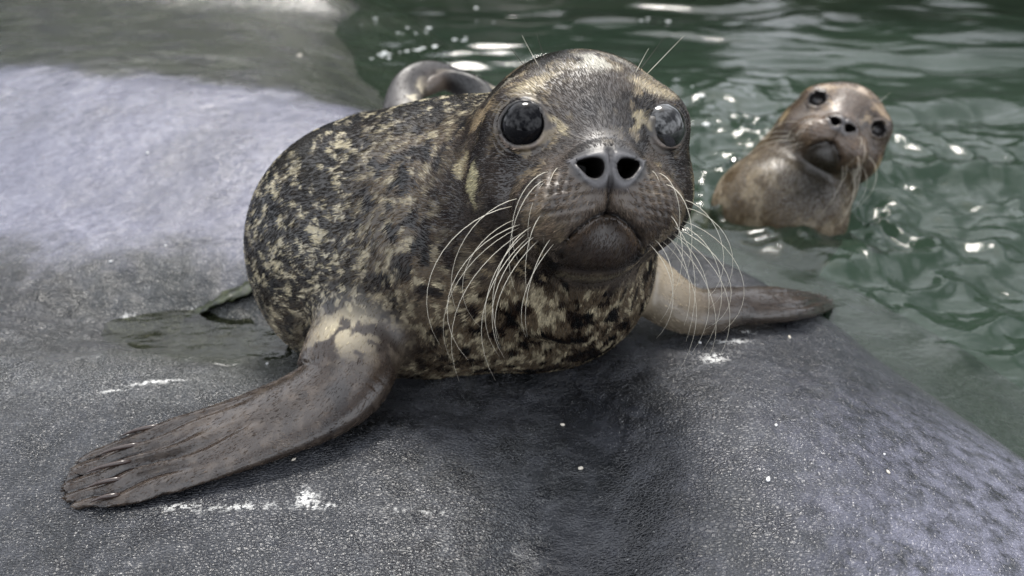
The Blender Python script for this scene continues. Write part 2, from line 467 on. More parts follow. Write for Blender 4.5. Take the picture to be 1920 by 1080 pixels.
def head_coat(q, c, s):
    """Coat of the head, q in head space; c the body coat colours to blend over."""
    x, y, z = q[:, 0], q[:, 1], q[:, 2]; ax = np.abs(x)
    base = np.tile(np.array((.135, .115, .098), np.float32), (len(q), 1))
    n1 = fbm(q, 38, 21); n2 = fbm(q, 95, 22)
    base = mixc(base, (.018, .013, .011), sst(-.08, .35, n1))
    base = mixc(base, (.34, .29, .21), sst(.18, .5, n2 + .4 * fbm(q, 25, 23)) * .85)
    # dusky crown with a pale splash, grey bridge
    crown = sst(.035, .062, z) * sst(-.07, .0, y)
    base = mixc(base, (.020, .018, .016), crown * sst(-.3, .3, n1 + .35))
    base = mixc(base, (.52, .49, .42), crown * sst(.12, .42, fbm(q * np.array((1, .6, 1), np.float32), 75, 31)) * sst(.075, .05, z - .0 * ax) )
    base = mixc(base, (.150, .144, .142), np.exp(-(x / .026) ** 2 - ((z - .022) / .04) ** 2) * sst(-.0, -.05, y) * .9)
    spl = np.exp(-((x - .004) / .019) ** 2 - ((z - .066) / .007) ** 2) * sst(-.0, .5, noise(q, 120, 41) + .35)
    base = mixc(base, (.62, .60, .54), spl * 1.5 * sst(.05, -.01, y))
    # dark brown cheeks, pale brow marks and cheek patches
    base = mixc(base, (.030, .020, .017), sst(.045, .065, ax) * sst(.03, -.02, z - .035) * .75 * sst(-.45, .1, n1 + .25))
    for sx in (-1, 1):
        ec = EYES[0 if sx < 0 else 1][1]
        dd = q - ec; dx = dd[:, 0] * sx; dz = dd[:, 2]; rg_ = .006 * noise(q, 120, 43); rg2 = .007 * noise(q, 70, 44)
        lidgap = sst(ER[0 if sx < 0 else 1] + .002, ER[0 if sx < 0 else 1] + .006, eye_rad(q, 0 if sx < 0 else 1)[0])
        def blob(cx, cz, lx, lz, rot):
            c_, s_ = math.cos(rot), math.sin(rot); u = (dx - cx + rg_) * c_ + (dz - cz + rg2) * s_; v = -(dx - cx + rg_) * s_ + (dz - cz + rg2) * c_
            return sst(1.25, .6, np.sqrt((u / lx) ** 2 + (v / lz) ** 2)) * sst(.10, .06, np.abs(dd[:, 1])) * lidgap
        base = mixc(base, (.46, .41, .30), blob(-.026, -.002, .012, .0045, .65) * .85)
        base = mixc(base, (.44, .39, .29), blob(-.010, .030, .020, .006, -.35) * .85)
        base = mixc(base, (.40, .33, .23), blob(.026, .012, .006, .010, .3) * .8)
        yy = q[:, 1] + rg_; zz = z + rg2
        chk = sst(1.2, .6, np.sqrt(((yy + .028) / .008) ** 2 + ((zz + .024) / .018) ** 2)) * sst(.045, .06, ax)
        base = mixc(base, (.44, .41, .29), chk * .9 * (.65 + .35 * (sx < 0)))
        chk = sst(1.2, .6, np.sqrt(((yy + .002) / .008) ** 2 + ((zz + .012) / .012) ** 2)) * sst(.045, .06, ax)
        base = mixc(base, (.40, .36, .26), chk * .8)
    # muzzle
    muz = np.exp(-(ax / .055) ** 4 - ((z + .040) / .026) ** 4) * sst(-.03, -.06, y)
    base = mixc(base, (.165, .138, .116), muz * .85)
    base = mixc(base, (.30, .24, .18), muz * sst(.02, .04, ax) * sst(.0, .5, fbm(q, 130, 51)) * .8)
    rowv = z + .20 * ax
    fol = muz * sst(.014, .022, ax) * sst(.62, .9, np.cos(rowv / .0068 * 2 * math.pi + math.pi) * .5 + .5) * sst(.55, .9, np.cos(ax / .0062 * 2 * math.pi + rowv * 300 + math.pi) * .5 + .5)
    base = mixc(base, (.018, .013, .011), fol * .9)
    # chin
    dm = z - mouth_z(x)
    chin = sst(.029, .022, ax) * sst(.001, -.004, dm) * sst(-.03, -.06, y) * sst(-.098, -.088, z)
    base = mixc(base, (.060, .046, .038), chin * .95)
    base = mixc(base, (.20, .155, .115), chin * sst(-.016, -.002, dm) * (.55 + .5 * n1))
    base = mixc(base, (.30, .27, .20), np.exp(-((z + .0945 - 6 * x * x) / .0022) ** 2) * sst(.03, .02, ax) * sst(-.03, -.05, y) * .6)
    # nose leather
    nose = sst(1, .8, np.sqrt((x / .029) ** 2 + ((z + .0145) / .0165) ** 2)) * sst(-.07, -.085, y)
    base = mixc(base, (.062, .058, .060), nose)
    return base, nose, chin

def build_body(S, h, refine):
    V, Q = mesh_sdf(S.sdf, S.lo, S.hi, h, .03, refine)
    N = vert_normals(V, Q)
    return V, Q, N

def add_tube(pts, radii, sides=6):
    pts = [Vector(p) for p in pts]; vs_, fs = [], []
    t0 = (pts[1] - pts[0]).normalized(); ref = t0.orthogonal().normalized()
    for i, p in enumerate(pts):
        t = (pts[min(i + 1, len(pts) - 1)] - pts[max(i - 1, 0)]).normalized()
        ref = (ref - t * ref.dot(t)).normalized(); b = t.cross(ref)
        for k in range(sides):
            a = 2 * math.pi * k / sides
            vs_.append(p + (ref * math.cos(a) + b * math.sin(a)) * radii[i])
    for i in range(len(pts) - 1):
        for k in range(sides):
            a, b = i * sides + k, i * sides + (k + 1) % sides
            fs.append((a, b, b + sides, a + sides))
    fs.append(tuple(range(sides))[::-1]); fs.append(tuple(range(len(vs_) - sides, len(vs_))))
    return vs_, fs

def bez(p0, p1, p2, p3, n):
    o = []
    for i in range(n):
        t = i / (n - 1); o.append((1 - t) ** 3 * p0 + 3 * (1 - t) ** 2 * t * p1 + 3 * (1 - t) * t * t * p2 + t ** 3 * p3)
    return o

def uv_sphere(r, nu=40, nv=24):
    vs_, fs = [], []
    for j in range(nv + 1):
        th = math.pi * j / nv
        for i in range(nu): vs_.append((r * math.sin(th) * math.cos(2 * math.pi * i / nu), r * math.sin(th) * math.sin(2 * math.pi * i / nu), r * math.cos(th)))
    for j in range(nv):
        for i in range(nu):
            a = j * nu + i; b = j * nu + (i + 1) % nu
            fs.append((a, a + nu, b + nu, b) if 0 < j < nv - 1 else ((a, a + nu, b + nu) if j == 0 else (a, a + nu, b)))
    return vs_, fs

def make_fur(S, V, Q, N, count, root, seed, zmin):
    rng = np.random.default_rng(seed)
    tri = np.concatenate([Q[:, [0, 1, 2]], Q[:, [0, 2, 3]]])
    ar = np.linalg.norm(np.cross(V[tri[:, 1]] - V[tri[:, 0]], V[tri[:, 2]] - V[tri[:, 0]]), axis=1)
    cen = V[tri].mean(1); dens = S.density(cen); dens[cen[:, 2] < zmin] = 0
    w = np.cumsum(ar * dens); w /= w[-1]
    ti = np.searchsorted(w, rng.random(count)); ti = np.clip(ti, 0, len(tri) - 1)
    r1 = np.sqrt(rng.random(count)).astype(np.float32); r2 = rng.random(count).astype(np.float32)
    b = np.stack([1 - r1, r1 * (1 - r2), r1 * r2], 1)
    P = (V[tri[ti]] * b[..., None]).sum(1); Nn = (N[tri[ti]] * b[..., None]).sum(1); Nn /= np.linalg.norm(Nn, axis=1)[:, None]
    L, keep = S.length(P)
    P, Nn, L = P[keep], Nn[keep], L[keep]; m = len(P)
    D = S.flow(P)
    D = D - (D * Nn).sum(1)[:, None] * Nn; D /= np.linalg.norm(D, axis=1)[:, None] + 1e-9
    B = np.cross(Nn, D)
    ang = .45 * noise(P, 28, seed) + .28 * noise(P, 90, seed + 1) + rng.normal(0, .10, m).astype(np.float32)
    D = D * np.cos(ang)[:, None] + B * np.sin(ang)[:, None]
    C = S.coat(P) * (np.exp(rng.normal(-.04, .30, m)).astype(np.float32))[:, None]
    L = L * rng.uniform(.7, 1.2, m).astype(np.float32)
    lift = (.05 + .08 * rng.random(m).astype(np.float32))
    pts = np.zeros((m, 4, 3), np.float32)
    for k, t in enumerate((0, .33, .67, 1.0)):
        up = L * lift * (1.9 * t - 1.0 * t * t) - .0002
        pts[:, k] = P + D * (L * t)[:, None] + Nn * up[:, None]
    cd = bpy.data.hair_curves.new('fur'); cd.add_curves([4] * m)
    cd.attributes['position'].data.foreach_set('vector', (pts - np.asarray(S.loc, np.float32)).ravel())
    ra = cd.attributes.new('radius', 'FLOAT', 'POINT')
    rr = np.tile(np.array([.00030, .00034, .00027, .00005], np.float32), (m, 1)) * S.thick
    ra.data.foreach_set('value', rr.ravel())
    set_color(cd, 'coat', C, 'CURVE')
    cd.materials.append(M_FUR)
    o = bpy.data.objects.new('fur', cd); link(o, root); o['kind'] = 'stuff'
    return o

def finish_seal(S, V, Q, N, root, fur_count, zmin, seed):
    cols = S.coat(V)
    body = mesh_obj('body', V, Q, M_SKIN, root, loc=None)
    body.data.transform(Matrix.Translation(-Vector(S.loc)))
    set_color(body.data, 'coat', cols * .8)
    set_float(body.data, 'dry', S.dry(V))
    make_fur(S, V, Q, N, fur_count, root, seed, zmin)
    hw = lambda q: S.hc + S.hs * (S.hR @ np.asarray(q, np.float32))
    loc = np.asarray(S.loc)
    for k_, (c, s, n) in enumerate(EYES):
        vs_, fs = uv_sphere(EYE_R * S.hs)
        e = mesh_obj('eye', np.array(vs_), fs, M_EYE_SHEEN if (k_ and S.pale_eye) else M_EYE, root)
        if S.pale_eye: e['label'] = 'dark eye with painted grey sheen' if k_ else 'round black eye'; e.location = hw(c) - loc
        nw = Vector(S.hR @ n); e.rotation_euler = nw.to_track_quat('Z', 'Y').to_euler()
    # whiskers
    rng = random.Random(seed)
    for sx in (-1, 1):
        for row in range(5):
            for j in range(S.wcols):
                if (row == 0 and j > 2) or (row > 1 and j == 0): continue
                ax = .021 + .0082 * j + .001 * row; rowz = -.0285 - .0066 * row
                z = rowz - .20 * (ax - .02)
                p, n = find_surface(head_sdf, (sx * ax, -.090 + .35 * (ax - .02), z), 10)
                ln = (.55 + .45 * min(1, j / 3.0)) * (.72 + .08 * row) * rng.uniform(.85, 1.15)
                if j == 0: ln *= .5
                out = (.027 if sx < 0 else .019) * (.45 + .27 * j) * rng.uniform(.75, 1.25); drop = rng.uniform(.078, .114)
                fw = rng.uniform(-.012, .012)
                p0 = np.array(p) - np.array(n) * .001
                p1 = p0 + ln * np.array((sx * out * 1.0, -.026 + fw, -.004 - .004 * row))
                p2 = p0 + ln * np.array((sx * out * 1.75, -.018 + fw, -.045 - .15 * drop))
                p3 = p0 + ln * np.array((sx * out * rng.uniform(.75, 1.35), .0 + rng.uniform(-.02, .02), -drop))
                pl = [hw(q) - loc for q in bez(p0, p1, p2, p3, 14)]
                r0 = .00027 * S.hs * rng.uniform(.7, 1.1) * (1 if j else .7)
                vs_, fs = add_tube(pl, [r0 * (1 - .8 * (i / 13) ** 1.3) for i in range(14)], 5)
                dark = rng.random() < .14 and row < 2
                mesh_obj('whisker', np.array([tuple(v) for v in vs_]), fs, M_WDARK if dark else M_WHISK, root)
    for sx in (-1, 1):
        for j in range(S.brow):
            p, n = find_surface(head_base, (sx * (.032 + .006 * j), -.045 + .008 * j, .058 + .004 * (j % 2)), 10)
            p0 = np.array(p); d = np.array((sx * (.012 + .006 * j), -.012, .026)) * rng.uniform(.6, 1.05)
            pl = [hw(q) - loc for q in bez(p0, p0 + d * .35, p0 + d * .7 + np.array((0, .002, 0)), p0 + d, 8)]
            vs_, fs = add_tube(pl, [.00030 * S.hs * (1 - .7 * i / 7) for i in range(8)], 5)
            mesh_obj('brow_whisker', np.array([tuple(v) for v in vs_]), fs, M_WHISK if (j + (sx > 0)) % 2 else M_WDARK, root)

# ================================================================== first seal: lying on the ledge
A = Seal(); A.hs = 1.0; A.thick = 1.0; A.wcols = 5; A.brow = 3; A.pale_eye = True  # pale_eye: right eye is dark too, with the painted grey sky sheen
A.hc = W(1086, 294, .615).astype(np.float32)
to_cam = CAM - A.hc; to_cam /= np.linalg.norm(to_cam)
fwd = turn(to_cam, (0, 0, 1), R(12)); sidev = np.cross(fwd, (0, 0, 1.0)); fwd = turn(fwd, sidev, R(4))
A.hR = rot_frame(fwd, np.array((0, 0, 1.0)), R(-3))
A.loc = (-.08, .80, 0.0)
zA = lambda x, y: float(zrock(np.array([x]), np.array([y]))[0])
A_BODY = [((.020, .690, .108), .122), ((-.085, .715, .098), .124), ((-.150, .745, .074), .128), ((-.165, .895, .066), .100), ((-.138, 1.03, .048), .068), ((-.112, 1.13, .038), .042)]
A_NECK_B = np.array((-.010, .700, .125))
# the near front flipper, shoulder to tip
FL_P, FL_W, FL_H, FL_N = spline(
    [np.array((-.100, .700, .110)), G(664, 648, .056), G(640, 724, .034), G(545, 776, .021), G(405, 826, .015), G(270, 868, .010), G(184, 893, .006)],
    [.050, .048, .044, .041, .041, .042, .033], [.048, .036, .023, .016, .011, .0075, .0035],
    [(-.2, -.6, .8), (-.15, -.45, .9), (-.05, -.25, 1), (0, -.18, 1), (0, -.12, 1), (0, -.1, 1), (0, -.1, 1)], 8, 14)
FR_P, FR_W, FR_H, FR_N = spline(
    [np.array((.085, .755, .085)), G(1270, 572, .030), G(1380, 573, .020), G(1490, 568, .014), G(1556, 568, .007)],
    [.040, .031, .026, .025, .012], [.040, .023, .015, .012, .006],
    [(.2, -.4, .8), (.1, -.3, 1), (0, -.2, 1), (0, -.2, 1), (0, -.2, 1)])
HA_P, HA_W, HA_H, HA_N = spline(
    [W(748, 262, 1.00), W(752, 205, 1.03), W(772, 158, 1.06), W(815, 136, 1.09), W(870, 146, 1.12), W(925, 168, 1.14)],
    [.024, .026, .024, .020, .014, .008], [.012, .011, .010, .008, .007, .005],
    [(-.1, -1, .3), (-.1, -1, .3), (.1, -1, .4), (.2, -.7, .7), (.2, -.4, .9), (.2, -.3, .9)])
HB_P, HB_W, HB_H, HB_N = spline(
    [W(925, 240, 1.03), W(912, 200, 1.05), W(882, 168, 1.07), W(835, 152, 1.08), W(796, 172, 1.07)],
    [.022, .022, .020, .015, .008], [.012, .011, .010, .008, .006],
    [(.3, -1, .3), (.3, -1, .2), (.1, -1, 0), (0, -1, -.2), (0, -1, -.2)])

NECK_L = W(800, 500, .775)
def A_parts(p):
    q = ((p - A.hc) @ A.hR)
    dh = head_sdf(q)
    dn = cone(p, A.hc + A.hR @ np.array((0, .035, -.022), np.float32), A_NECK_B, .088, .126)
    db = chain(p, A_BODY, .05)
    return q, dh, dn, db

def A_sdf(p):
    p = np.asarray(p, np.float32)
    q, dh, dn, db = A_parts(p)
    d = smin(db, dn, .05)
    d = smin(d, ell(p, (.030, .660, .078), (.100, .085, .082)), .04)
    d = smin(d, ell(p, (-.165, .715, .035), (.085, .085, .06)), .04)
    d = smin(d, cone(p, A.hc + A.hR @ np.array((-.022, .045, -.035), np.float32), NECK_L, .078, .112), .035)
    # fold of the neck behind the jaw
    d = smin(d, dh, .018)
    fl = flat(p, FL_P, FL_W, FL_H, FL_N, 5, .42)[0]
    d = smin(d, fl, .016)
    fr = flat(p, FR_P, FR_W, FR_H, FR_N, 5, .25)[0]
    d = smin(d, fr, .016)
    ha = flat(p, HA_P, HA_W, HA_H, HA_N)[0]; hb = flat(p, HB_P, HB_W, HB_H, HB_N)[0]
    d = smin(d, smin(ha, hb, .004), .012)
    return d
A.sdf = A_sdf
A.lo = (-.62, .38, -.07); A.hi = (.44, 1.24, .36)

def seg_dir(p, pts):
    best = np.full(len(p), 1e9); D = np.zeros((len(p), 3), np.float32)
    for a, b in zip(pts[:-1], pts[1:]):
        a = np.asarray(a, np.float32); b = np.asarray(b, np.float32); ab = b - a
        t = np.clip(((p - a) @ ab) / float(ab @ ab), 0, 1); d = ((p - a - t[:, None] * ab) ** 2).sum(1)
        m = d < best; best = np.where(m, d, best); D[m] = ab / np.linalg.norm(ab)
    return D

def A_weights(p):
    q, dh, dn, db = A_parts(p)
    fl, ul, vl = flat(p, FL_P, FL_W, FL_H, FL_N); fr, ur, vr = flat(p, FR_P, FR_W, FR_H, FR_N)
    ha, ua, va = flat(p, HA_P, HA_W, HA_H, HA_N); hb, ub, vb = flat(p, HB_P, HB_W, HB_H, HB_N)
    bd = np.minimum(db, dn) + .03 * sst(.06, .01, q[:, 1])
    ws = np.stack([np.exp(-np.clip(x, 0, 1) / s) for x, s in ((dh, .012), (bd, .012), (fl, .008), (fr, .008), (ha, .006), (hb, .006))])
    ws[2] *= sst(.05, .25, ul) * 3; ws[3] *= sst(.05, .3, ur) * 3; ws[4] *= 3; ws[5] *= 3
    ws /= ws.sum(0) + 1e-9
    return q, ws, (ul, vl, ur, vr, ua, va, ub, vb)

def A_flow(p):
    q, ws, _ = A_weights(p)
    hd = (q - np.array((0, -.13, -.012), np.float32)) * np.array((1, 1, 1), np.float32)
    hd = hd @ A.hR.T; hd /= np.linalg.norm(hd, axis=1)[:, None]
    bodyd = seg_dir(p, [A.hc, (.0, .70, .13), (-.12, .78, .09), (-.15, .9, .07), (-.13, 1.03, .05), (-.11, 1.15, .04)]) + np.array((0, 0, -.35), np.float32)
    D = ws[0][:, None] * hd + ws[1][:, None] * bodyd
    for i, P_ in ((2, FL_P), (3, FR_P), (4, HA_P), (5, HB_P)): D = D + ws[i][:, None] * seg_dir(p, P_)
    return D.astype(np.float32)
A.flow = A_flow

def A_coat(p):
    p = np.asarray(p, np.float32)
    q, ws, (ul, vl, ur, vr, ua, va, ub, vb) = A_weights(p)
    st = p * np.array((1, .40, 1), np.float32)
    # back: dark with thin pale squiggles and rings; chest and belly: tan with dark blotches
    n1 = fbm(st, 104, 61, 3); n2 = fbm(st, 74, 71, 2); big = fbm(p, 9, 81)
    fm = fbm(p, 30, 83)
    ring = sst(.13, .035, np.abs(n1)) * sst(-.16, .18, n2 + .5 * fm + .25 * sst(.16, .06, p[:, 2]) - .08)
    dark = np.tile(np.array((.032, .025, .018), np.float32), (len(p), 1))
    dark = mixc(dark, (.012, .012, .012), sst(.0, .6, fm))
    halo = sst(.30, .08, np.abs(n1)) * sst(-.30, .10, n2 + .5 * fm + .25 * sst(.16, .06, p[:, 2]) - .08)
    dark = mixc(dark, (.115, .090, .062), halo * .8)
    back = mixc(dark, (.57, .53, .42), ring * (.85 + .3 * big))
    back = mixc(back, (.58, .53, .40), sst(.46, .64, fbm(st, 150, 64, 2)) * .8)
    tan = np.tile(np.array((.165, .135, .100), np.float32), (len(p), 1))
    st2 = p * np.array((1, 1, .75), np.float32); b1 = fbm(st2, 95, 91, 3); b2 = fbm(st2, 170, 95, 2)
    tan = mixc(tan, (.42, .38, .29), sst(.0, .45, b2))
    tan = mixc(tan, (.040, .028, .021), sst(-.02, .28, b1))
    tan = mixc(tan, (.014, .013, .014), sst(.34, .6, b1 + .35 * b2) * .85)
    chestw = sst(-.21, -.08, p[:, 0] + .06 * noise(p, 12, 99)) * sst(.775, .70, p[:, 1] + .7 * (p[:, 2] - .12) + .03 * noise(p, 14, 98))
    chestw = np.maximum(chestw, sst(.085, .045, p[:, 2]) * .55)
    c = back + (tan - back) * chestw[:, None]
    c = mixc(c, (.060, .056, .045), .55 * sst(.30, .8, big) * (1 - chestw))
    hcx, nose, chin = head_coat(q, c, None)
    front = sst(.055, .015, q[:, 1] + .012 * noise(p, 40, 5)) * ws[0]
    front = front * sst(-.112, -.094, q[:, 2] + .006 * noise(p, 60, 6))
    front = front + 0 * np.where(ws[0] > .9, np.maximum(front, sst(.075, .04, q[:, 1])), front)
    c = c + (hcx - c) * np.clip(front, 0, 1)[:, None]
    # front flippers
    fl = np.tile(np.array((.080, .062, .050), np.float32), (len(p), 1))
    f1 = fbm(p, 48, 101); f2 = fbm(p, 130, 103)
    fl = mixc(fl, (.15, .125, .105), sst(-.1, .5, f2) * .7)
    fl = mixc(fl, (.034, .027, .026), sst(-.05, .35, f1) * .75 * sst(.62, .35, ul) * sst(.26, .38, ul))
    patch = np.exp(-((ul - .19) / .075) ** 2 - ((vl + .05) / .7) ** 2) * sst(-.12, .14, f1 + .35 * f2 + .1)
    fl = mixc(fl, (.52, .47, .36), patch)
    gro = sst(.66, .86, ul + .08 * f1) * sst(.72, .95, -np.cos((vl + .07 * np.sin(ul * 23 + vl * 3)) * math.pi * 5) * .5 + .5)
    fl = mixc(fl, (.022, .015, .014), gro * .85)
    w2 = ws[2] * sst(.10, .22, ul); c = c + (fl - c) * np.clip(w2 * 1.3, 0, 1)[:, None]
    fr = np.tile(np.array((.10, .082, .068), np.float32), (len(p), 1))
    fr = mixc(fr, (.42, .37, .29), sst(.45, .12, ur)); fr = mixc(fr, (.07, .058, .05), sst(.0, .5, f1) * sst(.2, .5, ur) * .7)
    c = c + (fr - c) * np.clip(ws[3] * 1.2, 0, 1)[:, None]
    ha = np.tile(np.array((.10, .092, .092), np.float32), (len(p), 1))
    ha = mixc(ha, (.58, .53, .42), sst(.05, -.35, va + .3 * f1) * sst(.55, .35, ua)); ha = mixc(ha, (.50, .45, .36), sst(.5, .7, ua) * sst(.2, -.3, va))
    ha = mixc(ha, (.03, .024, .022), sst(.68, .92, np.abs(va + .15 * f2)) * .85)
    ha = mixc(ha, (.040, .032, .030), np.maximum(sst(.0, .4, f1 + .5 * f2) * .8, sst(.1, .5, va) * sst(.35, .55, ua)))
    c = c + (ha - c) * np.clip(ws[4] * 1.2 * sst(.0, .16, ua), 0, 1)[:, None]
    hb = np.tile(np.array((.020, .015, .016), np.float32), (len(p), 1)); hb = mixc(hb, (.24, .20, .17), sst(.62, .85, ub))
    c = c + (hb - c) * np.clip(ws[5] * 1.2 * sst(.0, .2, ub), 0, 1)[:, None]
    # bare dark skin: nostrils, mouth line, lids
    c = np.maximum(c, .001) ** 1.42 * 1.12
    c = skin_marks(q, c)
    return np.clip(c, .004, .8).astype(np.float32)
A.coat = A_coat

def skin_marks(q, c):
    x, y, z = q[:, 0], q[:, 1], q[:, 2]; ax = np.abs(x)
    for s, (cc, sp, n) in zip((-1, 1), EYES):
        k_ = 0 if s < 0 else 1; rad, al, bz_ = eye_rad(q, k_)
        c = mixc(c, (.010, .008, .008), sst(ER[k_] + .0020, ER[k_] + .0004, rad) * (np.abs(al) < .015))
        c = mixc(c, (.30, .24, .20), np.exp(-((rad - ER[k_] - .0030) / .0008) ** 2) * sst(-.005, -.012, bz_) * (np.abs(al) < .015) * .7)
        a = R(19) * s
        u = (x - s * .0135) * math.cos(a) + (z + .0145) * math.sin(a); w = -(x - s * .0135) * math.sin(a) + (z + .0145) * math.cos(a)
        k = np.sqrt((u / .0089) ** 2 + (w / (.0061 * (1 - .5 * s * u / .0089))) ** 2)
        rim = np.exp(-((k - 1.45) / .25) ** 2) * sst(-.06, -.08, y)
        c = mixc(c, (.15, .145, .15), rim * .8)  # sheen on the nostril rims, painted as pale grey
        c = mixc(c, (.004, .003, .003), sst(1.1, .98, k) * sst(-.05, -.065, y))
    dm = z - mouth_z(x)
    c = mixc(c, (.008, .006, .006), np.exp(-(dm / .0017) ** 2) * sst(.0305, .0250, ax) * sst(-.03, -.05, y))
    c = mixc(c, (.020, .017, .018), np.exp(-(x / .0016) ** 2) * sst(-.05, -.046, z) * sst(.0, -.008, z) * sst(-.06, -.08, y) * .85)
    return c

def fur_len_head(q):
    """Fur length on the head, and where there is none."""
    x, y, z = q[:, 0], q[:, 1], q[:, 2]; ax = np.abs(x)
    L = .0056 + .004 * sst(-.03, .06, y)
    keep = np.ones(len(q), bool)
    nose = np.sqrt((x / .0265) ** 2 + ((z + .0150) / .0135) ** 2) + 10 * sst(-.07, -.06, y)
    keep &= nose > 1
    for k_ in (0, 1):
        rad, al, bz_ = eye_rad(q, k_); ins = (q[:, 0] - EYES[k_][1][0]) * (-1 if k_ == 0 else 1) < 0
        keep &= (rad > ER[k_] + np.where(ins, .0085, .0032)) | (np.abs(al) > .02)
    dm = z - mouth_z(x)
    keep &= ~((np.abs(dm) < .0020) & (ax < .0295) & (y < -.035))
    chin = (ax < .027) & (dm < 0) & (dm > -.05) & (y < -.04)
    L = np.where(chin, .0036, L); L = np.where((y < -.055), np.minimum(L, .0044), L)
    return L, keep

def A_length(p):
    q, ws, (ul, vl, ur, vr, ua, va, ub, vb) = A_weights(p)
    Lh, keep = fur_len_head(q)
    keep = keep | (ws[0] < .5)
    L = ws[0] * Lh + ws[1] * .0060 + ws[2] * .0038 + ws[3] * .0042 + (ws[4] + ws[5]) * .004
    return L.astype(np.float32), keep
A.length = A_length
def A_dry(p):
    q, ws, o = A_weights(p); return .40 - .24 * np.clip(ws[2] * sst(.15, .35, o[0]) + ws[3] - .1 * ws[4] - .1 * ws[5], -.2, 1)
A.dry = A_dry

def A_density(p):
    q, ws, _ = A_weights(p)
    return (1 + 2.2 * ws[0] - .55 * ws[2] - .45 * ws[3]) * np.where(p[:, 1] > .95, .5, 1)
A.density = A_density

V, Q, N = build_body(A, .0028, 1)
seal_a = empty('seal', A.loc, 'large spotted seal pup lying on the wet rock ledge facing the camera', 'seal', 'seal pups')
finish_seal(A, V, Q, N, seal_a, 190000, -.03, 3)

# ------------------------------------------------------------------ claws of the near and the far front flipper
def claw(root, S, P0, P1, r, upv):
    P0, P1 = Vector(P0) - Vector(S.loc), Vector(P1) - Vector(S.loc)
    up = Vector(upv)
    pl = [P0.lerp(P1, t) + up * (.0035 * math.sin(math.pi * t * .8)) for t in (0, .2, .4, .6, .8, 1)]
    vs_, fs = add_tube(pl, [r * k for k in (.7, 1, 1, .8, .5, .12)], 8)
    return mesh_obj('claw', np.array([tuple(v) for v in vs_]), fs, M_CLAW, root)

def flipper_point(P, Wd, H, Nn, u, v):
    n = len(P) - 1; i = min(int(u * n), n - 1); t = u * n - i
    c = P[i] * (1 - t) + P[i + 1] * t; tn = P[i + 1] - P[i]; tn = tn / np.linalg.norm(tn)
    nv = Nn[i] * (1 - t) + Nn[i + 1] * t; nv = nv - (nv @ tn) * tn; nv /= np.linalg.norm(nv)
    w = Wd[i] * (1 - t) + Wd[i + 1] * t; h = H[i] * (1 - t) + H[i + 1] * t
    return c + np.cross(nv, tn) * (v * w) + nv * h * math.sqrt(max(0, 1 - v * v)), nv, tn

for v, u, ln in ((-.80, .79, .034), (-.40, .84, .036), (0.0, .87, .036), (.40, .89, .030), (.78, .90, .022)):
    p, nv, tn = flipper_point(FL_P, FL_W, FL_H, FL_N, u, v)
    tip = p + tn * ln - nv * .002
    claw(seal_a, A, p - nv * .0008, tip + nv * .0004, .0020, nv)
for v in (-.5, .0, .5):
    p, nv, tn = flipper_point(FR_P, FR_W, FR_H, FR_N, .93, v)
    claw(seal_a, A, p - nv * .001, p + tn * .017 - nv * .002, .0015, nv)

# ================================================================== second seal: in the water behind
B = Seal(); B.hs = .93; B.thick = 1.5; B.wcols = 4; B.brow = 1; B.pale_eye = False
B.hc = W(1566, 246, 1.22).astype(np.float32)
tc_ = CAM - B.hc; tc_ /= np.linalg.norm(tc_)
fw2 = turn(tc_, (0, 0, 1), R(8)); sd2 = np.cross(fw2, (0, 0, 1.0)); sd2 /= np.linalg.norm(sd2); fw2 = turn(fw2, sd2, R(13))
B.hR = rot_frame(fw2, np.array((0, 0, 1.0)), R(-22))
B.loc = tuple(float(v) for v in (B.hc[0] - .05, B.hc[1], WATER_Z))
B_N = W(1494, 345, 1.295); B_T = W(1458, 402, 1.245); B_L = B_T + np.array((-.015, .02, -.12)); B_E = B_L + np.array((-.05, .40, -.12))

def B_parts(p):
    q = ((p - B.hc) @ B.hR) / B.hs
    dh = head_sdf(q) * B.hs
    db = chain(p, [(B.hc + B.hR @ np.array((-.008, .035, -.03), np.float32), .080), (B_N, .088), (B_T, .102), (B_L, .095), (B_E, .06)], .03)
    return q, dh, db
def B_sdf(p):
    p = np.asarray(p, np.float32); q, dh, db = B_parts(p); return smin(dh, db, .016)
B.sdf = B_sdf
B.lo = (.16, .84, -.40); B.hi = (.70, 1.75, .20)
def B_w(p):
    q, dh, db = B_parts(p); a = np.exp(-np.clip(dh, 0, 1) / .012); b = np.exp(-np.clip(db, 0, 1) / .012); return q, a / (a + b + 1e-9)
def B_flow(p):
    q, w = B_w(p)
    hd = q - np.array((0, -.13, -.012), np.float32); hd = hd @ B.hR.T; hd /= np.linalg.norm(hd, axis=1)[:, None]
    return (w[:, None] * hd + (1 - w)[:, None] * seg_dir(p, [B.hc, B_N, B_T, B_L, B_E])).astype(np.float32)
B.flow = B_flow
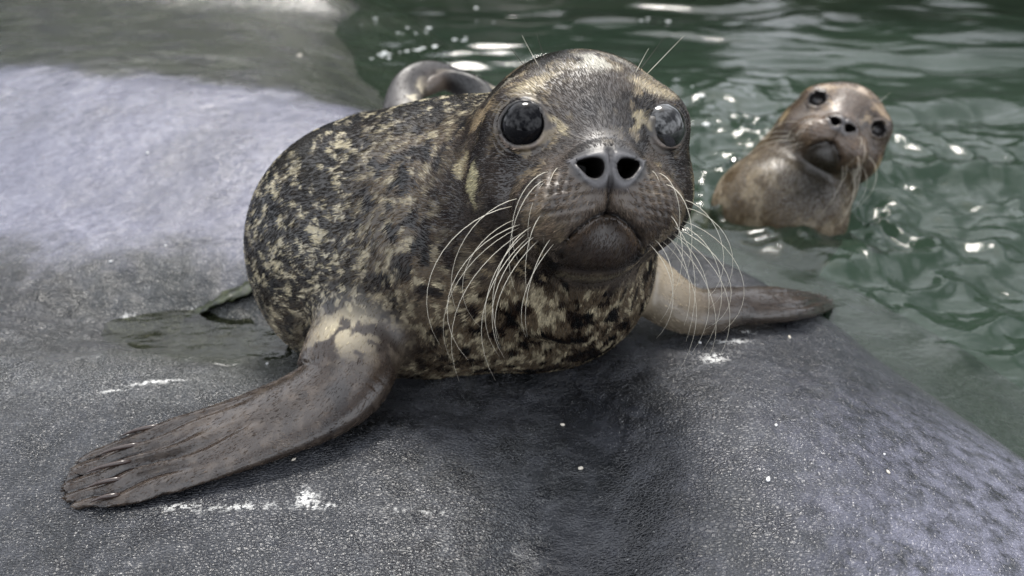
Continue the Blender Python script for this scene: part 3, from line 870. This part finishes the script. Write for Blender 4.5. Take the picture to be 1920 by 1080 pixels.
def B_coat(p):
    p = np.asarray(p, np.float32); q, w = B_w(p)
    c = np.tile(np.array((.175, .140, .095), np.float32), (len(p), 1))
    c = mixc(c, (.31, .265, .195), sst(.0, .5, fbm(p, 45, 201)))
    c = mixc(c, (.12, .085, .045), sst(.12, .55, fbm(p, 45, 203)) * .7)
    th = np.exp(-(((q - np.array((.0, -.01, -.125), np.float32)) / np.array((.052, .08, .070), np.float32)) ** 2).sum(1))
    c = mixc(c, (.030, .026, .017), th * 1.25)
    hcx, nose, chin = head_coat(q, c, None)
    hcx = hcx * np.array((.8, .72, .66), np.float32) + np.array((.075, .058, .044), np.float32)
    hcx = mixc(hcx, (.028, .026, .02), chin * .8)
    front = sst(.035, -.02, q[:, 1] + .015 * noise(p, 30, 5)) * w
    c = c + (hcx - c) * np.clip(front, 0, 1)[:, None]
    th = np.exp(-(((q - np.array((.004, -.065, -.118), np.float32)) / np.array((.050, .08, .052), np.float32)) ** 2).sum(1))
    c = mixc(c, (.040, .033, .021), th * 1.3)
    c = np.maximum(c, .001) ** 1.32
    c = skin_marks(q, c)
    return np.clip(c, .004, .8).astype(np.float32)
B.coat = B_coat
def B_length(p):
    q, w = B_w(p); Lh, keep = fur_len_head(q); keep = keep | (w < .5)
    return (w * Lh * .7 + (1 - w) * .005).astype(np.float32), keep
B.length = B_length
B.dry = lambda p: np.full(len(p), .34)
ER[:] = [.0140, .0136]
B.density = lambda p: np.ones(len(p), np.float32)
V, Q, N = build_body(B, .0045, 1)
seal_b = empty('seal', B.loc, 'smaller brown seal in the water with only its tilted head and chest showing', 'seal', 'seal pups')
finish_seal(B, V, Q, N, seal_b, 60000, WATER_Z - .04, 5)

# ================================================================== the ledge
def rock_material():
    m, nt, ns, ls, b = new_mat('wet_rock')
    tc = node(nt, 'ShaderNodeTexCoord'); co = tc.outputs['Object']
    def nz(scale, detail=4, rough=.55, vec=None):
        n = node(nt, 'ShaderNodeTexNoise', _Scale=float(scale), _Detail=float(detail), _Roughness=rough)
        ls.new(vec or co, n.inputs['Vector']); return n.outputs[0]
    def ramp(src, a, c):
        r = node(nt, 'ShaderNodeMapRange', _1=float(a), _2=float(c)); r.interpolation_type = 'SMOOTHSTEP'
        ls.new(src, r.inputs[0]); return r.outputs[0]
    def mul(a, c):
        n = node(nt, 'ShaderNodeMath', operation='MULTIPLY')
        for i, v in enumerate((a, c)):
            if isinstance(v, (int, float)): n.inputs[i].default_value = v
            else: ls.new(v, n.inputs[i])
        return n.outputs[0]
    def add(a, c):
        n = node(nt, 'ShaderNodeMath', operation='ADD')
        for i, v in enumerate((a, c)):
            if isinstance(v, (int, float)): n.inputs[i].default_value = v
            else: ls.new(v, n.inputs[i])
        return n.outputs[0]
    def mixcol(fac, a, c):
        n = node(nt, 'ShaderNodeMix', data_type='RGBA')
        if isinstance(fac, (int, float)): n.inputs[0].default_value = fac
        else: ls.new(fac, n.inputs[0])
        for i, v in ((6, a), (7, c)):
            if isinstance(v, tuple): n.inputs[i].default_value = (*v, 1)
            else: ls.new(v, n.inputs[i])
        return n.outputs[2]
    def att(nm): return node(nt, 'ShaderNodeAttribute', attribute_name=nm).outputs['Fac']
    hump, pale, speck, algae_reflection, scuff_glint, smooth = (att(k) for k in ('hump', 'pale', 'speck', 'algae_reflection', 'scuff_glint', 'smoothness'))
    c = mixcol(ramp(nz(7, 5), .35, .68), (.006, .007, .009), (.025, .027, .033))
    c = mixcol(mul(ramp(nz(45, 4), .42, .70), .5), c, (.050, .053, .062))
    c = mixcol(mul(mul(hump, ramp(nz(60, 6, .7), .30, .66)), .85), c, (.17, .172, .225))  # lavender sky sheen mixed into the hump's colour
    pale_sheen = ramp(add(pale, mul(add(nz(28, 6, .65), -.5), .9)), .22, .95)
    c = mixcol(pale_sheen, c, mixcol(ramp(nz(75, 5, .7), .32, .70), mixcol(ramp(nz(9, 6), .35, .7), (.090, .092, .128), (.125, .127, .170)), mixcol(ramp(nz(7, 6), .35, .7), (.150, .152, .198), (.21, .212, .265))))
    c = mixcol(mul(algae_reflection, ramp(nz(12, 4), .25, .6)), c, (.030, .036, .024))
    c = mixcol(mul(speck, ramp(nz(620, 3, .7), .52, .62)), c, (.22, .225, .22))
    c = mixcol(mul(ramp(nz(430, 2), .70, .74), .7), c, (.30, .30, .29))
    dk = node(nt, 'ShaderNodeMapping'); dk.inputs['Scale'].default_value = (38, 90, 60); dk.inputs['Rotation'].default_value = (0, 0, R(25)); ls.new(co, dk.inputs['Vector'])
    c = mixcol(mul(mul(ramp(nz(1.0, 5, .65, dk.outputs[0]), .62, .70), pale), .8), c, (.04, .04, .055))
    c = mixcol(mul(ramp(nz(3.2, 5, .6), .50, .62), .55), c, mixcol(.5, c, (.016, .018, .016)))
    sc = mul(scuff_glint, ramp(add(nz(240, 5, .75), mul(scuff_glint, .14)), .56, .63))
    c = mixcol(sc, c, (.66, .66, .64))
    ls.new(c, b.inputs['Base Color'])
    # leathery relief: cross-hatched cells plus pits
    wp = node(nt, 'ShaderNodeMapping'); wp.inputs['Rotation'].default_value = (0, 0, R(28)); wp.inputs['Scale'].default_value = (1, 1.7, 1); ls.new(co, wp.inputs['Vector'])
    wn_ = node(nt, 'ShaderNodeTexNoise', _Scale=40.0, _Detail=2.0); ls.new(co, wn_.inputs['Vector'])
    wadd = node(nt, 'ShaderNodeVectorMath', operation='MULTIPLY_ADD'); ls.new(wn_.outputs['Color'], wadd.inputs[0]); wadd.inputs[1].default_value = (.012,) * 3; ls.new(wp.outputs[0], wadd.inputs[2])
    vo = node(nt, 'ShaderNodeTexVoronoi', feature='DISTANCE_TO_EDGE', _Scale=230.0); ls.new(wadd.outputs[0], vo.inputs['Vector'])
    vo2 = node(nt, 'ShaderNodeTexVoronoi', feature='F1', _Scale=480.0); ls.new(wadd.outputs[0], vo2.inputs['Vector'])
    cell = ramp(vo.outputs['Distance'], 0.0, .22)
    wv = node(nt, 'ShaderNodeMapping'); wv.inputs['Scale'].default_value = (60, 170, 60); wv.inputs['Rotation'].default_value = (0, 0, R(-18)); ls.new(co, wv.inputs['Vector'])
    lin = nz(1.0, 4, .6, wv.outputs[0])
    inv = node(nt, 'ShaderNodeMath', operation='SUBTRACT'); inv.inputs[0].default_value = 1.0; ls.new(smooth, inv.inputs[1])
    invp = node(nt, 'ShaderNodeMath', operation='SUBTRACT'); invp.inputs[0].default_value = 1.0; ls.new(pale, invp.inputs[1])
    hgt = add(mul(mul(cell, .55), mul(inv.outputs[0], add(mul(invp.outputs[0], .7), .3))), add(mul(lin, add(mul(inv.outputs[0], .75), .15)), add(mul(nz(420, 3, .6), .45), mul(vo2.outputs['Distance'], .25))))
    bp = node(nt, 'ShaderNodeBump', _Strength=.7, _Distance=.0016); ls.new(hgt, bp.inputs['Height'])
    bp2 = node(nt, 'ShaderNodeBump', _Strength=.55, _Distance=.012); ls.new(nz(22, 6, .62), bp2.inputs['Height']); ls.new(bp.outputs[0], bp2.inputs['Normal'])
    ls.new(bp2.outputs[0], b.inputs['Normal'])
    rr = node(nt, 'ShaderNodeMapRange', _1=.3, _2=.7, _3=.16, _4=.34); ls.new(nz(14, 4), rr.inputs[0])
    ls.new(rr.outputs[0], b.inputs['Roughness'])
    b.inputs['IOR'].default_value = 1.55
    return m
M_ROCK = rock_material()

def axis(*seg):
    o = []
    for a, b, s in seg: o.append(np.arange(a, b, s))
    return np.concatenate(o + [[seg[-1][1]]])

gx = axis((-3.2, -1.2, .03), (-1.2, -.75, .008), (-.75, .60, .0032), (.60, 1.0, .01), (1.0, 2.0, .05))
gy = axis((-1.2, .25, .03), (.25, .98, .0026), (.98, 1.9, .008), (1.9, 3.4, .02), (3.4, 6.0, .06))
X, Y = np.meshgrid(gx, gy, indexing='xy'); Z = zrock(X, Y)
def grid_faces(nx, ny):
    i = np.arange(nx - 1)[None] + np.arange(ny - 1)[:, None] * nx; i = i.ravel()
    return np.stack([i, i + 1, i + nx + 1, i + nx], 1)
rv = np.stack([X.ravel(), Y.ravel(), Z.ravel()], 1).astype(np.float32)
rock = mesh_obj('rock_ledge', rv, grid_faces(len(gx), len(gy)), M_ROCK); tag(rock, kind='structure')
x, y = rv[:, 0], rv[:, 1]
pn = np.stack([x, y, 0 * x], 1)
wob = .035 * noise(pn, 9, 301) + .014 * noise(pn, 30, 302) + .010 * noise(pn, 75, 303)
dE = edge_dist(x, y)
pale = sst(.74, .95, y + .15 * (x + .4) + wob) * sst(-.02, -.12, x)  # shelf's lavender sky reflection, painted into the grey of the rock
pale *= 1 - .92 * sst(1.30, 1.45, y + .10 * x + wob)
hump = (sst(.06, .42, x + .9 * (.47 - y) + 1.5 * wob) * sst(.66, .46, y + wob * .5) * sst(.12, .30, x + wob))  # mask for the sky sheen painted on the front hump
algae_reflection = sst(1.28, 1.5, y + .10 * x + wob) * .9  # back slope: olive reflection of trees, painted into the colour
algae_reflection = np.maximum(algae_reflection, sst(.05, -.03, dE) * .7)  # green growth along the waterline
algae_reflection = np.maximum(algae_reflection, gauss(x, y, -.33, .70, .15, .09, -.3) * .95)
speck = np.clip(gauss(x, y, -.42, .60, .28, .07, .05) + gauss(x, y, -.5, .86, .3, .05) * .7 + sst(.045, .02, x - .28 * (y - .42)) * sst(-.25, .0, x) * sst(.54, .44, y + wob) * .45, 0, 1)
scuff_glint = np.zeros_like(x)  # white lime smears, plus water-film glints painted white
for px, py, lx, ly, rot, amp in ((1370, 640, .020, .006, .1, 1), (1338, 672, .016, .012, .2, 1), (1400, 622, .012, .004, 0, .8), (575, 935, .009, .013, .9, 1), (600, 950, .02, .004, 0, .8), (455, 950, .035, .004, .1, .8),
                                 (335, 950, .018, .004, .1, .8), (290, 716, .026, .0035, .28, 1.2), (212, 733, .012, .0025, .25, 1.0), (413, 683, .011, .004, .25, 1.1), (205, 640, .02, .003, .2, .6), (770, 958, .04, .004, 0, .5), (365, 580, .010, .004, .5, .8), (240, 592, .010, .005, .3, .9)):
    g0 = G(px, py); scuff_glint = np.maximum(scuff_glint, amp * gauss(x, y, g0[0], g0[1], lx, ly, rot))
smooth = np.clip(sst(.06, .02, np.abs(x - .055 - .25 * (y - .45) + wob * .4)) * sst(.58, .52, y) + sst(1.25, 1.45, y), 0, 1)
for nm, v in (('hump', hump), ('pale', pale), ('speck', speck), ('algae_reflection', algae_reflection), ('scuff_glint', scuff_glint), ('smoothness', smooth)): set_float(rock.data, nm, np.clip(v, 0, 1.3))

# ------------------------------------------------------------------ water
def water_material(name, murk, tint, fac, rough=.07, bump=.35, scale=80):
    m, nt, ns, ls, b = new_mat(name); ns.remove(b)
    out = ns['Material Output']; tc = node(nt, 'ShaderNodeTexCoord')
    mp = node(nt, 'ShaderNodeMapping'); mp.inputs['Scale'].default_value = (1, 2, 1); ls.new(tc.outputs['Object'], mp.inputs['Vector'])
    nz = node(nt, 'ShaderNodeTexNoise', _Scale=float(scale), _Detail=3.0); ls.new(mp.outputs[0], nz.inputs['Vector'])
    bp = node(nt, 'ShaderNodeBump', _Strength=bump, _Distance=.002); ls.new(nz.outputs[0], bp.inputs['Height'])
    gl = node(nt, 'ShaderNodeBsdfGlossy', _Roughness=rough); ls.new(bp.outputs[0], gl.inputs['Normal'])
    tr = node(nt, 'ShaderNodeBsdfTransparent'); tr.inputs[0].default_value = (*tint, 1)
    df = node(nt, 'ShaderNodeBsdfDiffuse'); df.inputs[0].default_value = (*murk, 1)
    mx = node(nt, 'ShaderNodeMixShader'); mx.inputs[0].default_value = fac; ls.new(tr.outputs[0], mx.inputs[1]); ls.new(df.outputs[0], mx.inputs[2])
    fr = node(nt, 'ShaderNodeFresnel', _IOR=1.38); ls.new(bp.outputs[0], fr.inputs['Normal'])
    m2 = node(nt, 'ShaderNodeMixShader'); ls.new(fr.outputs[0], m2.inputs[0]); ls.new(mx.outputs[0], m2.inputs[1]); ls.new(gl.outputs[0], m2.inputs[2])
    ls.new(m2.outputs[0], out.inputs['Surface'])
    return m
M_WATER = water_material('pool_water', (.036, .058, .038), (.74, .82, .76), .27)
M_PUDDLE = water_material('puddle_water', (.020, .024, .013), (.62, .64, .54), .12, .04, .35, 45)

wx = axis((-3.2, -1.0, .04), (-1.0, .1, .012), (.1, 1.3, .0065), (1.3, 4.5, .03))
wy = axis((-.8, .45, .03), (.45, 1.6, .0065), (1.6, 3.4, .010), (3.4, 7.0, .04))
X, Y = np.meshgrid(wx, wy, indexing='xy'); pw = np.stack([X.ravel(), Y.ravel(), 0 * X.ravel()], 1).astype(np.float32)
def warp(p, a, s, seed): return p + a * np.stack([noise(p, s, seed), noise(p, s, seed + 1), 0 * p[:, 0]], 1)
bt = np.array((B_T[0] + .02, B_T[1] + .05)); rb = np.hypot(pw[:, 0] - bt[0], (pw[:, 1] - bt[1]) * 1.0)
chop = np.exp(-(rb / .55) ** 2); calm = sst(.15, -.4, pw[:, 0]) * .5
shal = sst(.0, -.16, edge_dist(pw[:, 0], pw[:, 1]))
q1 = warp(pw, .12, 2.5, 401)
wz = .018 * noise(q1, (1.6, 4.5, 1), 403) * (1 - calm) + .0120 * noise(q1, (4, 11, 1), 405) * (1 - .6 * calm) + .0024 * noise(warp(pw, .05, 7, 409), (11, 27, 1), 407)
q2 = warp(pw, .035, 11, 411)
ch = .0125 * (1 - np.abs(noise(q2, (12, 15, 1), 413)) * 2) + .0065 * noise(q2, (30, 34, 1), 415) + .0022 * noise(q2, (75, 80, 1), 417)
wz = wz + chop * ch * (.25 + .75 * shal) + .004 * np.exp(-(rb / .30) ** 2) * np.cos(rb * 95 + 2 * noise(pw, 8, 419))
wz = (wz * (.3 + .7 * shal) + WATER_Z).astype(np.float32)
water = mesh_obj('water', np.stack([pw[:, 0], pw[:, 1], wz], 1), grid_faces(len(wx), len(wy)), M_WATER); tag(water, kind='structure')

pbm = simple('pool_floor_green', (.016, .040, .026), .8)
pb = mesh_obj('pool_bottom', [(-6, -3, -.58), (7, -3, -.58), (7, 9, -.58), (-6, 9, -.58)], [(0, 1, 2, 3)], pbm, smooth=False); tag(pb, kind='structure')

# puddle in the hollow beside the seal
th_ = np.linspace(0, 2 * math.pi, 90); rim = zrock(-.40 + .20 * np.cos(th_), .735 + .105 * np.sin(th_)); lvl = float(rim.min())
gx_, gy_ = np.meshgrid(np.linspace(-.66, -.14, 140), np.linspace(.60, .87, 90)); gz_ = zrock(gx_, gy_); ge_ = np.hypot((gx_ + .40) / .215, (gy_ - .735) / .118); ring_ = (ge_ > .93) & (ge_ < 1.02) & (gx_ < -.27)
lvl = min(lvl, float(gz_[ring_].min())) - .0022
ux = np.linspace(-.68, -.16, 120); uy = np.linspace(.60, .90, 80); X, Y = np.meshgrid(ux, uy, indexing='xy'); ZZ = zrock(X, Y)
pp = np.stack([X.ravel(), Y.ravel(), 0 * X.ravel()], 1).astype(np.float32)
pz = lvl + .0008 * noise(pp, (25, 45, 1), 431)
F_ = grid_faces(120, 80); okv = ((ZZ.ravel() - pz) < .004) & (np.hypot((pp[:, 0] + .40) / .215, (pp[:, 1] - .735) / .118) < 1)
F_ = F_[okv[F_].all(1)]
if len(F_):
    used, inv = np.unique(F_, return_inverse=True)
    pud = mesh_obj('puddle_water', np.stack([pp[used, 0], pp[used, 1], pz[used]], 1), inv.reshape(F_.shape), M_PUDDLE); tag(pud, kind='structure')

# strip of green weed lying in the hollow by the flank
M_WEED, nt, ns, ls, b = new_mat('green_weed')
nzw = node(nt, 'ShaderNodeTexNoise', _Scale=90.0, _Detail=4.0); tcw = node(nt, 'ShaderNodeTexCoord'); ls.new(tcw.outputs['Object'], nzw.inputs['Vector'])
crw = node(nt, 'ShaderNodeValToRGB'); crw.color_ramp.elements[0].color = (.006, .009, .003, 1); crw.color_ramp.elements[1].color = (.030, .038, .010, 1)
crw.color_ramp.elements[0].position = .35; crw.color_ramp.elements[1].position = .65
ls.new(nzw.outputs[0], crw.inputs[0]); ls.new(crw.outputs[0], b.inputs['Base Color']); b.inputs['Roughness'].default_value = .3
ctl = [G(500, 522, .004), G(455, 543, .003), G(410, 563, .002), (G(375, 582, .0015)), G(345, 600, .001)]
ctl, cw, chh, cn = spline(ctl, [.013, .014, .012, .009, .003], [.004] * 5, [(0, 0, 1)] * 5, 6)
vs_, fs = [], []
for i, p in enumerate(ctl):
    t = ctl[min(i + 1, len(ctl) - 1)] - ctl[max(i - 1, 0)]; t = t / np.linalg.norm(t); sd = np.cross((0, 0, 1), t)
    for k in range(13):
        a = 2 * math.pi * k / 13; w_ = cw[i] * (1 + .22 * math.sin(i * 1.3 + a * .5) + .12 * math.sin(i * 3.1)); rr_ = 1 + .18 * math.sin(3 * a + i * .5)
        v = p + sd * math.cos(a) * w_ * rr_ + np.array((0, 0, 1)) * (math.sin(a) * .0026 * rr_ + .0012 * math.sin(i * 1.9 + a * 2))
        vs_.append(v)
for i in range(len(ctl) - 1):
    for k in range(13):
        fs.append((i * 13 + k, i * 13 + (k + 1) % 13, (i + 1) * 13 + (k + 1) % 13, (i + 1) * 13 + k))
fs += [tuple(range(13))[::-1], tuple(range(len(vs_) - 13, len(vs_)))]
wo = np.array(vs_).mean(0)
weed = mesh_obj('seaweed_strip', np.array(vs_), fs, M_WEED, loc=wo); tag(weed, 'flat strip of wet green seaweed lying beside the big seal\'s flank', 'seaweed')

# bits of shell and grit lying on the rock
M_SHELL = simple('shell_cream', (.62, .57, .48), .5); M_GRIT = simple('grit_white', (.72, .72, .72), .5)
bits = [(562, 106, 11, M_SHELL, 'cream shell bit on the olive back slope of the left ledge'),
        (277, 288, 8, M_GRIT, 'round white grit speck alone on the pale shelf at left'),
        (487, 357, 9, M_GRIT, 'white chip on the pale shelf next to the big seal\'s back'),
        (311, 461, 6, M_GRIT, 'small white grain at the foot of the pale shelf'),
        (208, 491, 7, M_GRIT, 'white grain above the puddle at the pale shelf\'s edge'),
        (501, 682, 6, M_GRIT, 'white grain in the dark gap under the big seal\'s flank'),
        (1055, 797, 9, M_SHELL, 'cream shell crumb on the dark rock below the big seal\'s chest'),
        (1089, 879, 12, M_SHELL, 'largest cream shell bit on the dark band of front rock'),
        (1440, 900, 12, M_GRIT, 'white oval chip low on the glossy front hump'),
        (1665, 886, 9, M_SHELL, 'yellowish shell grain on the pale far right of the hump'),
        (1480, 633, 8, M_SHELL, 'yellow grain on the rock just below the far flipper\'s middle'),
        (1312, 643, 7, M_GRIT, 'thin white sliver left of the white smear on the rock'),
        (1455, 798, 8, M_GRIT, 'white flake in the middle of the textured hump'),
        (1658, 852, 6, M_GRIT, 'tiny white grain above the yellowish shell grain at far right'),
        (551, 862, 9, M_SHELL, 'pale crumb touching the lower edge of the near flipper')]
ico = [(0, 0, 1), (0, 0, -1)] + [(math.cos(a), math.sin(a), .45) for a in np.arange(0, 6.2, 2 * math.pi / 6)] + [(math.cos(a + .5), math.sin(a + .5), -.45) for a in np.arange(0, 6.2, 2 * math.pi / 6)]
icf = [(0, 2 + k, 2 + (k + 1) % 6) for k in range(6)] + [(1, 8 + (k + 1) % 6, 8 + k) for k in range(6)] + [f for k in range(6) for f in ((2 + k, 8 + k, 2 + (k + 1) % 6), (2 + (k + 1) % 6, 8 + k, 8 + (k + 1) % 6))]
for i, (px, py, sz, mt, lab) in enumerate(bits):
    g0 = G(px, py); dep = float((g0 - CAM) @ FW); r_ = sz * dep / FPX * .5
    rr_ = random.Random(i); vv = [(v[0] * r_ * rr_.uniform(.8, 1.25), v[1] * r_ * rr_.uniform(.5, .8), v[2] * r_ * rr_.uniform(.4, .6)) for v in ico]
    o = mesh_obj('shell_fragment', vv, icf, mt); o.location = g0 + np.array((0, 0, r_ * .3)); o.rotation_euler = (rr_.uniform(-.2, .2), rr_.uniform(-.2, .2), rr_.uniform(0, 3))
    tag(o, lab, 'shell bit', 'pale shell and grit bits on the rock')

# floating froth on the pool behind
M_FOAM = simple('froth', (.75, .78, .76), .4)
fv, ff = [], []
for i, (px, py, n) in enumerate(((722, 100, 7), (780, 92, 8), (812, 92, 4), (802, 60, 4), (742, 62, 3), (900, 48, 2), (712, 108, 2), (690, 40, 4), (898, 8, 3), (1216, 40, 3), (1246, 44, 2), (870, 75, 3), (1310, 240, 3), (1330, 190, 2))):
    r0 = ray(px, py); t = (WATER_Z - CAM[2]) / r0[2]; c0 = CAM + t * r0
    rr_ = random.Random(i + 50)
    for k in range(n):
        c1 = c0 + np.array((rr_.gauss(0, .022), rr_.gauss(0, .03), .001)); r_ = rr_.uniform(.002, .0075); base = len(fv)
        j = int(np.argmin((pw[:, 0] - c1[0]) ** 2 + (pw[:, 1] - c1[1]) ** 2)); c1[2] = wz[j] + .0005
        fv += [tuple(c1 + np.array(v) * np.array((r_ * rr_.uniform(.8, 1.8), r_ * rr_.uniform(.7, 1.4), r_ * .3))) for v in ico]; ff += [tuple(a + base for a in f) for f in icf]
tag(mesh_obj('froth', fv, ff, M_FOAM), kind='stuff', label='white froth bubbles floating on the green pool', cat='foam')

# far side of the pool: a bank with shrubs, seen here only as the green it throws on the water
M_BANK = simple('bank_soil', (.05, .05, .03), .9)
bx = np.linspace(-9, 10, 40); by = np.linspace(5.6, 14, 20); X, Y = np.meshgrid(bx, by, indexing='xy')
bz = -.4 + .6 * sst(5.6, 8.5, Y) + .25 * noise(np.stack([X.ravel(), Y.ravel(), 0 * X.ravel()], 1), .6, 501).reshape(X.shape)
tag(mesh_obj('far_bank', np.stack([X.ravel(), Y.ravel(), bz.ravel()], 1), grid_faces(40, 20), M_BANK), kind='structure')
M_LEAF, nt, ns, ls, b = new_mat('shrub_leaf'); at = node(nt, 'ShaderNodeAttribute', attribute_name='coat'); ls.new(at.outputs['Color'], b.inputs['Base Color']); b.inputs['Roughness'].default_value = .6
n = 26000; rg = np.random.default_rng(77)
lx = rg.uniform(-8, 9, n); top = 3.6 - 2.6 * sst(.2, 2.2, lx) + .9 * noise(np.stack([lx, 0 * lx, 0 * lx], 1), .9, 503) + .75 * noise(np.stack([lx, 0 * lx, 0 * lx], 1), 1.9, 507) * sst(.5, 2.0, lx)
lz = rg.random(n) ** .8 * top + .2; ly = 6.6 + rg.random(n) * 2.0 - .5 * np.sin(lz) + .5 * noise(np.stack([lx, lz, 0 * lx], 1), 1.2, 505)
c = np.stack([lx, ly, lz], 1); a_ = rg.normal(size=(n, 3)); a_ /= np.linalg.norm(a_, axis=1)[:, None]; b_ = np.cross(a_, rg.normal(size=(n, 3))); b_ /= np.linalg.norm(b_, axis=1)[:, None]
sz = rg.uniform(.08, .20, n)[:, None]
lv = np.stack([c - a_ * sz, c + b_ * sz * .5, c + a_ * sz, c - b_ * sz * .5], 1).reshape(-1, 3)
leaf = mesh_obj('shrubbery', lv, np.arange(4 * n).reshape(n, 4), M_LEAF, smooth=False); tag(leaf, kind='stuff')
set_color(leaf.data, 'coat', np.repeat(np.array((.065, .095, .045)) * rg.uniform(.5, 1.5, n)[:, None], 4, 0))
